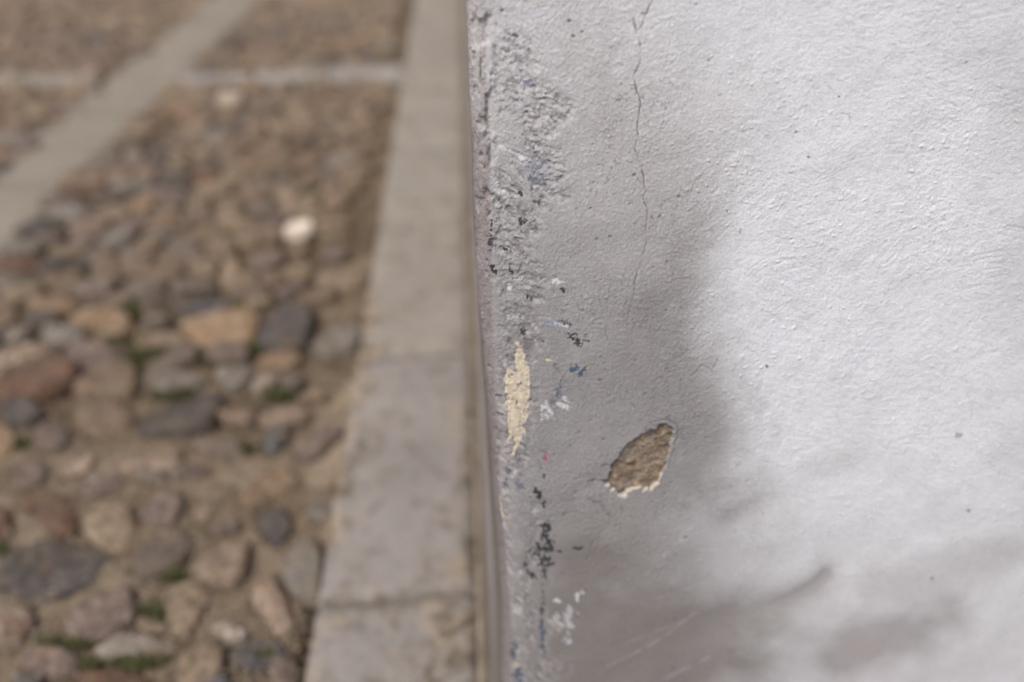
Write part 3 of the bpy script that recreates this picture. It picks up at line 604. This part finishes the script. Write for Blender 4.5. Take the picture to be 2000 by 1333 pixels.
# measured stones; a: upper detail (origin 0,450), b: lower detail (origin 0,850), both 0.38 px per unit
HS = [
('b',[(0,700),(60,640),(180,590),(300,550),(430,600),(560,630),(600,665),(500,740),(400,780),(330,820),(200,870),(130,840),(60,790),(0,780)],'slate','large slate grey cobble with pale vein at the lower left edge',.010),
('b',[(700,640),(750,560),(880,480),(940,490),(985,550),(960,640),(900,710),(800,740),(720,730),(680,690)],'browngrey','smooth dark oval cobble right of the large slate grey one',.016),
('b',[(100,340),(180,305),(320,310),(380,350),(400,430),(370,520),(310,520),(230,450),(190,400),(120,380)],'redbrown','dark red brown wedge cobble above the large slate grey one',.010),
('b',[(-70,400),(0,380),(40,400),(60,460),(30,530),(0,560),(-60,540)],'redbrown','dark red cobble cut by the left edge of the photo',.012),
('b',[(50,180),(100,140),(200,140),(240,180),(220,240),(130,260),(60,220)],'purple','small grey purple cobble above the red brown wedge',.012),
('b',[(410,270),(470,210),(590,195),(640,220),(600,280),(500,310),(430,310)],'purple','flat violet grey cobble with a bluish right end',.010),
('b',[(430,480),(480,400),(580,360),(660,380),(690,450),(690,520),(640,590),(560,600),(480,550)],'tan','large tan cobble with an ochre stain, above the dark oval one',.014),
('b',[(700,410),(780,340),(850,290),(930,300),(950,360),(900,440),(860,455),(780,450)],'purple','mottled brown and violet cobble above the dark oval one',.016),
('b',[(590,150),(650,110),(780,80),(900,70),(940,110),(880,170),(780,195),(660,185)],'pink','long orange pink cobble, leftmost of the bright ones',.016),
('b',[(870,190),(930,150),(1050,150),(1100,190),(1040,220),(900,220)],'purple','flat red violet cobble below the long orange pink one',.012),
('b',[(970,70),(1060,30),(1250,15),(1290,70),(1230,115),(1130,115),(1050,95)],'browngrey','brown cobble left of the small dark blue one',.016),
('a',[(1360,1110),(1370,1050),(1430,1010),(1490,1020),(1470,1090),(1400,1140)],'bluedark','small dark blue cobble ringed by pale mortar',.012),
('a',[(1520,1120),(1540,1060),(1650,1030),(1730,1000),(1750,1040),(1640,1150),(1570,1170)],'purple','violet brown cobble close to the kerb',.012),
('b',[(1240,330),(1290,240),(1420,180),(1520,195),(1540,250),(1430,310),(1320,370),(1260,370)],'orange','rusty orange cobble with a white left tip',.018),
('b',[(1340,400),(1390,375),(1460,380),(1495,430),(1490,520),(1430,560),(1360,525),(1335,450)],'slate','small dark violet round cobble below the rusty orange one',.016),
('b',[(1580,380),(1650,330),(1710,350),(1730,410),(1680,445),(1600,450)],'grey','pale grey cobble almost sunk in mortar near the kerb',.008),
('b',[(1440,690),(1490,590),(1580,550),(1650,590),(1655,700),(1635,830),(1560,850),(1480,790)],'grey','big grey cobble touching the kerb left of the dark joint',.026),
('b',[(960,690),(1050,620),(1130,570),(1240,540),(1285,560),(1280,650),(1265,740),(1160,780),(1080,745),(980,725)],'pink','large pink and white cobble right of the dark oval one',.018),
('b',[(1290,830),(1330,760),(1390,735),(1440,790),(1490,900),(1505,990),(1420,1035),(1380,950),(1310,890)],'pink','tall orange and cream cobble below the big grey one',.022),
('b',[(840,850),(900,780),(990,740),(1050,760),(1065,850),(1015,960),(960,1040),(900,1030),(860,940)],'tan','tall tan cobble with ochre top, under the pink and white one',.016),
('b',[(350,970),(430,870),(560,830),(660,785),(705,850),(695,950),(590,1020),(500,1060),(380,1050)],'purple','mottled grey cobble with an orange spot, below the large slate one',.028),
('b',[(-30,900),(80,880),(160,910),(190,980),(120,1060),(40,1100),(-30,1090)],'pink','round pinkish cobble at the lower left edge',.018),
('b',[(480,1125),(560,1060),(650,1030),(780,1030),(895,1090),(800,1150),(680,1150),(580,1170),(510,1150)],'white','bright cream white cobble with green moss under it',.026),
('b',[(90,1160),(180,1100),(330,1110),(430,1150),(400,1230),(280,1250),(140,1220)],'purple','violet white cobble near the bottom left corner',.024),
('b',[(900,1180),(960,1100),(1080,1050),(1150,1100),(1145,1200),(1090,1310),(900,1310)],'tan','broad tan cobble at the bottom edge, right of the middle',.018),
('b',[(1080,1000),(1200,975),(1290,1040),(1210,1085),(1120,1050)],'white','small pinkish white cobble near the bottom, above the grey one',.018),
('b',[(1170,1120),(1280,1070),(1380,1050),(1470,1090),(1450,1170),(1320,1210),(1200,1180)],'slate','grey cobble near the bottom, left of the dark gap by the kerb',.020),
('b',[(1040,1240),(1150,1215),(1210,1310),(1150,1400),(1040,1380)],'bluedark','dark cobble cut by the bottom edge, right of the broad tan one',.022),
('b',[(400,1250),(560,1215),(760,1240),(780,1330),(560,1360),(400,1330)],'redbrown','dull red violet cobble cut by the bottom edge',.020),
('b',[(70,1260),(150,1235),(240,1270),(230,1360),(90,1370)],'bluedark','dark blue cobble cut by the bottom edge at the left',.020),
('b',[(1390,1190),(1440,1140),(1520,1150),(1540,1290),(1420,1340)],'purple','violet and white cobble at the bottom beside the dark gap',.022),
('b',[(690,960),(740,930),(850,960),(870,1010),(760,1020)],'tan','small tan cobble above the bright cream one',.016),
('a',[(730,1020),(760,960),(900,895),(1010,855),(1115,850),(1125,920),(1090,1010),(1000,1045),(880,1045),(760,1040)],'slate','big dark slate cobble shaped like a fish, in the middle of the paving',.020),
('a',[(-20,790),(100,730),(280,660),(380,720),(405,775),(330,830),(200,865),(60,835),(-20,820)],'redbrown','large smooth red brown cobble at the left edge',.030),
('a',[(-20,655),(120,620),(250,615),(270,650),(130,695),(-20,750)],'pink','long pinkish cobble behind the large red brown one',.028),
('a',[(365,700),(400,620),(600,590),(655,620),(630,680),(540,730),(430,760),(380,735)],'purple','flat violet brown cobble right of the large red brown one',.024),
('a',[(385,810),(480,760),(620,705),(695,720),(685,840),(600,865),(450,855)],'brown','blocky tan brown cobble with a dark shadow gap under it',.030),
('a',[(730,755),(800,680),(900,620),(1015,615),(1015,680),(900,725),(780,775)],'browngrey','long brown cobble slanting up to the right, mid paving',.026),
('a',[(955,470),(1100,440),(1290,440),(1325,490),(1285,580),(1150,605),(1030,575),(975,525)],'orange','large tan cobble with an orange right edge, mid paving',.026),
('a',[(1325,590),(1370,450),(1450,405),(1580,405),(1610,470),(1580,590),(1500,625),(1380,615)],'slate','dark brown grey block cobble right of the orange edged one',.032),
('a',[(1605,595),(1680,530),(1800,505),(1860,540),(1800,605),(1700,625)],'grey','light grey flat cobble beside the kerb, mid paving',.016),
('a',[(695,610),(760,550),(900,530),(965,570),(860,612),(740,625)],'tan','mossy tan cobble behind the long brown one',.022),
('a',[(790,820),(860,750),(960,735),(1060,775),(960,815),(860,850)],'grey','whitish grey cobble behind the big fish shaped slate',.022),
('a',[(1055,645),(1150,602),(1275,612),(1275,670),(1180,695),(1080,685)],'purple','violet grey cobble below the orange edged one',.026),
('a',[(1105,725),(1200,700),(1315,712),(1285,760),(1200,815),(1150,785)],'grey','bluish white cobble pointing downward, mid paving',.018),
('a',[(1335,685),(1400,640),(1535,655),(1535,700),(1400,722),(1350,715)],'orange','small orange cobble below the dark brown grey block',.022),
('a',[(1295,795),(1380,742),(1432,742),(1422,800),(1340,850)],'white','cream cobble between the fish shaped slate and the kerb',.020),
('a',[(1435,785),(1540,735),(1570,800),(1480,845)],'browngrey','brown violet cobble right of the small cream one',.022),
('a',[(15,905),(90,865),(180,895),(215,950),(130,995),(50,985)],'slate','dark blue grey cobble under the large red brown one',.020),
('a',[(-40,1010),(50,1030),(85,1080),(60,1150),(-40,1170)],'orange','ochre orange cobble at the left edge',.018),
('a',[(170,1110),(215,1010),(300,995),(355,1060),(335,1125),(240,1135)],'purple','dark violet cobble right of the ochre orange one',.016),
('a',[(405,965),(440,890),(560,885),(665,940),(645,1025),(520,1065),(430,1030)],'brown','wide brown cobble left of the fish shaped slate',.018),
('a',[(375,485),(450,440),(600,425),(675,470),(640,503),(520,515),(430,503)],'orange','flat orange brown cobble with bright moss at its right end',.028),
('a',[(145,395),(200,358),(330,365),(405,390),(370,425),(230,425)],'orange','long reddish orange cobble at the left, behind the flat one',.028),
('a',[(125,480),(210,430),(310,440),(285,480),(160,495)],'slate','dark violet grey cobble between two orange brown ones',.024),
('a',[(225,540),(330,500),(430,525),(445,585),(330,600),(250,575)],'grey','blue grey flat cobble behind the violet brown one',.024),
('a',[(1115,965),(1180,930),(1305,928),(1295,985),(1180,1005)],'pink','small rose pink cobble right of the fish shaped slate',.016),
('a',[(1325,970),(1440,900),(1565,915),(1585,980),(1450,1005)],'pink','pale pinkish cobble above the small dark blue one',.018),
('a',[(1285,190),(1330,120),(1440,105),(1455,180),(1380,205)],'purple','dark violet cobble just below the white chunk',.022),
('a',[(1645,115),(1720,78),(1790,110),(1765,155),(1690,158)],'purple','small mauve cobble between white chunk and kerb',.020),
('a',[(880,400),(1000,370),(1200,385),(1190,415),(1000,425)],'bluedark','long thin blue grey cobble behind the orange edged one',.024),
('b',[(740,160),(830,200),(860,240),(780,250),(690,215)],'grey','pale grey cobble between the two violet ones',.008),
('b',[(1010,300),(1090,250),(1200,270),(1180,320),(1060,340)],'tan','sandy cobble nearly flush with the mortar, left of the rusty orange one',.006),
('b',[(990,400),(1040,340),(1100,360),(1090,430),(1030,460)],'tan','small sandy cobble left of the small dark violet one',.008),
]
used_polys = []
for i, (kind, pl, mat, lab, hgt) in enumerate(HS):
    oy = 450 if kind == 'a' else 850
    P = [ground(x*.38, oy + y*.38) for x, y in pl]
    pc = np.mean(P, 0); P = [tuple(pc + (np.array(q)-pc)*(1.16 if kind == 'a' else 1.07)) for q in P]
    cobble(P, 1000+i, hgt*.82 if kind == 'a' else max(.008, hgt*.68), mat, lab, 'large cobbles of the near paving', 34)
    used_polys.append(np.array(P))
# ---- the rest of the paving: a loose Voronoi packing that leaves room for the measured stones and bands
rs = np.random.RandomState(7)
AX = .72                                           # stones are wider than long
def in_any(x, y, polys, grow=1.0):
    for P in polys:
        if abs(P[:, 0].mean()-x) > .35 or abs(P[:, 1].mean()-y) > .35: continue
        c = P.mean(0); Q = (P-c)*grow + c
        if inside(np.array([x]), np.array([y]), [tuple(q) for q in Q])[0]: return True
    return False
def in_band(x, y, m=.0):
    p = np.array((x, y))-P0; dn = np.dot(p, nrm); 
    if -m < dn < wd+m: return True
    yl = np.interp(x, [E0[0], E1[0], C0[0], C1[0]], [E0[1], E1[1], C0[1], C1[1]]); yh = np.interp(x, [G0[0], G1[0], D0[0], D1[0]], [G0[1], G1[1], D0[1], D1[1]])
    return min(yl, yh)-m < y < max(yl, yh)+m
seeds = []
XMIN, XMAX, YMIN, YMAX = -4.2, KX0-.018, .30, 6.6
cell = {}
def ok(x, y, r):
    ci, cj = int(x/.15), int(y/.15)
    for a in range(ci-2, ci+3):
        for b in range(cj-2, cj+3):
            for (u2, v2, r2) in cell.get((a, b), ()):
                if math.hypot((x-u2)*AX, y-v2) < (r+r2)*.5: return False
    return True
fixed = []
for P in used_polys:
    c = P.mean(0)
    for q in resample(P, 12):
        q = c+(q-c)*.86; fixed.append(q); cell.setdefault((int(q[0]/.15), int(q[1]/.15)), []).append((q[0], q[1], .035))
for k in range(44000):
    x, y = rs.uniform(XMIN, XMAX), rs.uniform(YMIN, YMAX)
    if x < -.62*y - .95: continue
    r = rs.choice([.060, .075, .09, .105], p=[.3, .3, .25, .15]) if k > 4000 else rs.choice([.09, .11, .125])
    if k > 24000: r = rs.uniform(.035, .055)
    if k > 24000 and to_ref(x, y, 0)[1] > 880: r += .006
    if in_band(x, y, .035) or in_any(x, y, used_polys, 1.10) or not ok(x, y, r): continue
    seeds.append((x, y)); cell.setdefault((int(x/.15), int(y/.15)), []).append((x, y, r))
S_ = np.array(seeds + [tuple(f) for f in fixed]); nS = len(seeds)
def clip(poly, p, n):
    out = []
    for i in range(len(poly)):
        a, b = poly[i], poly[(i+1) % len(poly)]; da, db = np.dot(a-p, n), np.dot(b-p, n)
        if da <= 0: out.append(a)
        if da*db < 0: out.append(a+(b-a)*(da/(da-db)))
    return out
fill = []
T = S_*np.array([AX, 1])
for i in range(nS):
    c = T[i]; dd = np.hypot(*(T-c).T); nb = np.argsort(dd)[1:16]
    poly = [c+np.array(v)*.105 for v in ((-1, -1), (1, -1), (1, 1), (-1, 1))]
    poly = [c+np.array((math.cos(t), math.sin(t)))*.085 for t in np.linspace(0, 2*math.pi, 10, endpoint=False)]
    for j in nb:
        if dd[j] > .22: break
        n = (T[j]-c)/dd[j]; poly = clip(poly, c+n*dd[j]*.5 - n*.0015, n)
        if len(poly) < 3: break
    if len(poly) < 3: continue
    P = np.array(poly)/np.array([AX, 1]); cc = P.mean(0)
    px, py = to_ref(np.array([cc[0]]), np.array([cc[1]]), np.array([0.])); px, py = px[0], py[0]
    loose = sm(780, 900, py) if cc[1] > .3 else 1
    shr = .99 - .11*loose - rs.uniform(0, .06)
    P = cc + (P-cc)*shr
    P = P[np.r_[True, np.hypot(*np.diff(P, axis=0).T) > .004]]
    if len(P) < 3 or np.ptp(P[:, 0]) < .025 or np.ptp(P[:, 1]) < .02 or P[:, 0].max() > KX0+.004: continue
    w_ = np.ptp(P[:, 0]); dep = max(.3, cc[1]*cp + H_CAM*sp_)
    inview = (-60 < px < 900) and (-20 < py < 1370)
    fill.append((w_/dep if inview else 0, P, px, py, i))
fill.sort(key=lambda a: -a[0])
print('fillers', len(fill), 'in view', sum(1 for f in fill if f[0] > 0))
NTHING = 300-len(HS)
keys = ['brown', 'tan', 'purple', 'browngrey', 'grey', 'pink', 'redbrown', 'slate', 'orange', 'white']
def pick(px, py):
    p = np.array([.22, .20, .14, .16, .07, .06, .05, .07, .03, .0])
    if py < 260 or (py < 560 and px > 430): p = np.array([.30, .30, .07, .2, .04, .04, .02, .01, .02, 0])
    elif 300 < py < 430 and px < 420: p = np.array([.10, .06, .2, .2, .08, .05, .06, .22, .03, 0])
    return keys[rs.choice(10, p=p/p.sum())]
cname = {'brown': 'mid brown', 'tan': 'sandy tan', 'purple': 'violet brown', 'browngrey': 'grey brown', 'grey': 'light grey', 'pink': 'pinkish', 'redbrown': 'red brown', 'slate': 'dark slate', 'orange': 'orange', 'white': 'cream white'}
def region(px, py):
    if py < 150: return 'beyond the pale cross strip'
    if px < 250 and py < 330: return 'left of the diagonal band'
    if py < 400: return 'between the cross strip and the white chunk'
    if py < 640: return 'just nearer than the white chunk' if px > 330 else 'right of the near end of the diagonal band'
    if py < 900: return 'in the middle of the paving'
    return 'in the near sandy part of the paving'
rest_v, rest_f, rest_m = [], [], []  # everything past the 300 largest
vo = 0
for k, (sc_, P, px, py, i) in enumerate(fill):
    mat = pick(px, py)
    hgt = rs.uniform(.006, .012) if py > 860 else rs.uniform(.012, .026)
    if k < NTHING and sc_ > 0:
        reg = region(px, py)
        size = 'small' if np.ptp(P[:, 0]) < .095 else 'medium'
        cobble(P, 3000+i, hgt, mat, f'{size} {cname[mat]} filler cobble {reg}', f'{size} {cname[mat]} cobbles {reg}', 24)
    else:
        c, V, f = cobble_geo(P, 3000+i, hgt, 16)
        V = V + np.array([c[0], c[1], 0]); rest_v += [tuple(v) for v in V]; rest_f += [tuple(q+vo for q in ff) for ff in f]; rest_m += [keys.index(mat)]*len(f); vo += len(V)
me = bpy.data.meshes.new('distant_cobbles'); me.from_pydata(rest_v, [], rest_f); me.update()
ro = link('distant_cobbles', me, [SM[k] for k in keys]); me.polygons.foreach_set('material_index', rest_m)
tag(ro, 'far blurred cobbles of the paving, brown and grey', 'cobblestones', kind='stuff')

# ================================================================= loose chunks, pebbles, moss
def chunk(px, py, wx_, wy_, hz, seed, label, rot=0, mat=None):
    r_ = np.random.RandomState(seed); bm = bmesh.new(); bmesh.ops.create_icosphere(bm, subdivisions=3, radius=1)
    pl = [(Vector(n).normalized(), dd) for n, dd in (((1,.12,.1),.70),((-1,.1,.15),.72),((.1,1,.1),.66),((-.15,-1,.2),.68),((.05,.05,1),.52),((0,.1,-1),.5))] + [(Vector(r_.randn(3)).normalized(), r_.uniform(.74, .86)) for _ in range(7)]
    for v in bm.verts:
        p = v.co.copy()
        for n, dd in pl:
            e = p.dot(n)-dd
            if e > 0: p -= n*e
        v.co = Vector((p.x*wx_, p.y*wy_, p.z*hz))
    me = bpy.data.meshes.new('loose_stone'); bm.to_mesh(me); bm.free()
    o = link('loose_stone', me, mat or M_CHUNK, smooth=False); x, y = ground(px, py); o.location = (x, y, .020+hz*.6); o.rotation_euler = (0, 0, rot)
    tag(o, label, 'loose stone', 'loose pale stones on the paving')
chunk(588, 466, .068, .060, .030, 3, 'cream white broken chunk lying on the cobbles in the middle of the alley', .3)
chunk(453, 209, .080, .070, .030, 9, 'small pale beige chunk lying near the crossing of the two slab bands', .1, M_CHUNK2)
# moss cushions in the joints
mv, mf = [], []; rm = np.random.RandomState(5)
spots = [(258,608,16,10,300),(180,632,14,8,110),(170,545,30,8,160),(612,372,14,9,240),(565,342,12,7,140),(520,395,20,9,170),(640,290,22,10,120),(555,285,16,8,120),(285,690,26,12,260),(262,715,10,16,160),(340,775,26,7,200),(500,680,12,14,160),(545,775,20,7,260),
         (340,1128,20,8,200),(300,1195,16,9,200),(130,1262,34,9,320),(262,1298,36,9,420),(180,1305,14,10,160),(420,712,22,8,60),(60,560,20,10,120),(520,1285,18,7,140),(470,605,16,5,120),(40,870,14,6,90),(430,168,60,6,160),(560,170,50,6,140),(700,172,60,5,120),(10,1080,10,8,90),(220,680,12,10,120),(100,500,30,10,140),(360,330,20,10,90),(480,880,10,6,60)]
for (px, py, rx, ry, n) in spots:
    for _ in range(int(n*(.5 if py > 1000 else .8))):
        a, b = rm.randn(2)*.8; x, y = ground(px+a*rx, py+b*ry)
        h0 = rm.uniform(.004, .018); t0 = rm.uniform(0, 6.28); w0 = rm.uniform(.002, .005); l0 = rm.uniform(.003, .009)
        k = len(mv); cx_, sx_ = math.cos(t0), math.sin(t0)
        mv += [(x-cx_*w0, y-sx_*w0, h0), (x+cx_*w0, y+sx_*w0, h0), (x+sx_*l0, y-cx_*l0, h0+rm.uniform(.002, .007)), (x, y, h0-.012)]
        mf += [(k, k+1, k+2), (k, k+2, k+3), (k+1, k+3, k+2)]
me = bpy.data.meshes.new('moss'); me.from_pydata(mv, [], mf); me.update()
tag(link('moss', me, M_MOSS, smooth=False), 'green moss growing in the joints between cobbles', 'moss', kind='stuff')
# grit lying on the mortar
gv_, gf_ = [], []; bmi = bmesh.new(); bmesh.ops.create_icosphere(bmi, subdivisions=1, radius=1); iv = np.array([v.co[:] for v in bmi.verts]); iff = [[v.index for v in f.verts] for f in bmi.faces]; bmi.free()
for _ in range(2600):
    px, py = rm.uniform(0, 690), 560 + 773*rm.uniform(0, 1)**.8
    x, y = ground(px, py)
    if x > KX0-.004 or in_band(x, y) : continue
    r0 = rm.uniform(.0015, .0045); k = len(gv_)
    vv = iv*(1+.25*rm.randn(*iv.shape))*r0*np.array([1, 1, .7]) + np.array([x, y, .001+rm.uniform(0, .003)])
    gv_ += [tuple(v) for v in vv]; gf_ += [tuple(k+a for a in f) for f in iff]
me = bpy.data.meshes.new('grit'); me.from_pydata(gv_, [], gf_); me.update()
tag(link('grit', me, M_PEBBLE, smooth=False), 'fine sandy grit scattered over the mortar joints', 'grit', kind='stuff')

# dark line round each near stone: joint dirt and shadow, both painted into the mortar
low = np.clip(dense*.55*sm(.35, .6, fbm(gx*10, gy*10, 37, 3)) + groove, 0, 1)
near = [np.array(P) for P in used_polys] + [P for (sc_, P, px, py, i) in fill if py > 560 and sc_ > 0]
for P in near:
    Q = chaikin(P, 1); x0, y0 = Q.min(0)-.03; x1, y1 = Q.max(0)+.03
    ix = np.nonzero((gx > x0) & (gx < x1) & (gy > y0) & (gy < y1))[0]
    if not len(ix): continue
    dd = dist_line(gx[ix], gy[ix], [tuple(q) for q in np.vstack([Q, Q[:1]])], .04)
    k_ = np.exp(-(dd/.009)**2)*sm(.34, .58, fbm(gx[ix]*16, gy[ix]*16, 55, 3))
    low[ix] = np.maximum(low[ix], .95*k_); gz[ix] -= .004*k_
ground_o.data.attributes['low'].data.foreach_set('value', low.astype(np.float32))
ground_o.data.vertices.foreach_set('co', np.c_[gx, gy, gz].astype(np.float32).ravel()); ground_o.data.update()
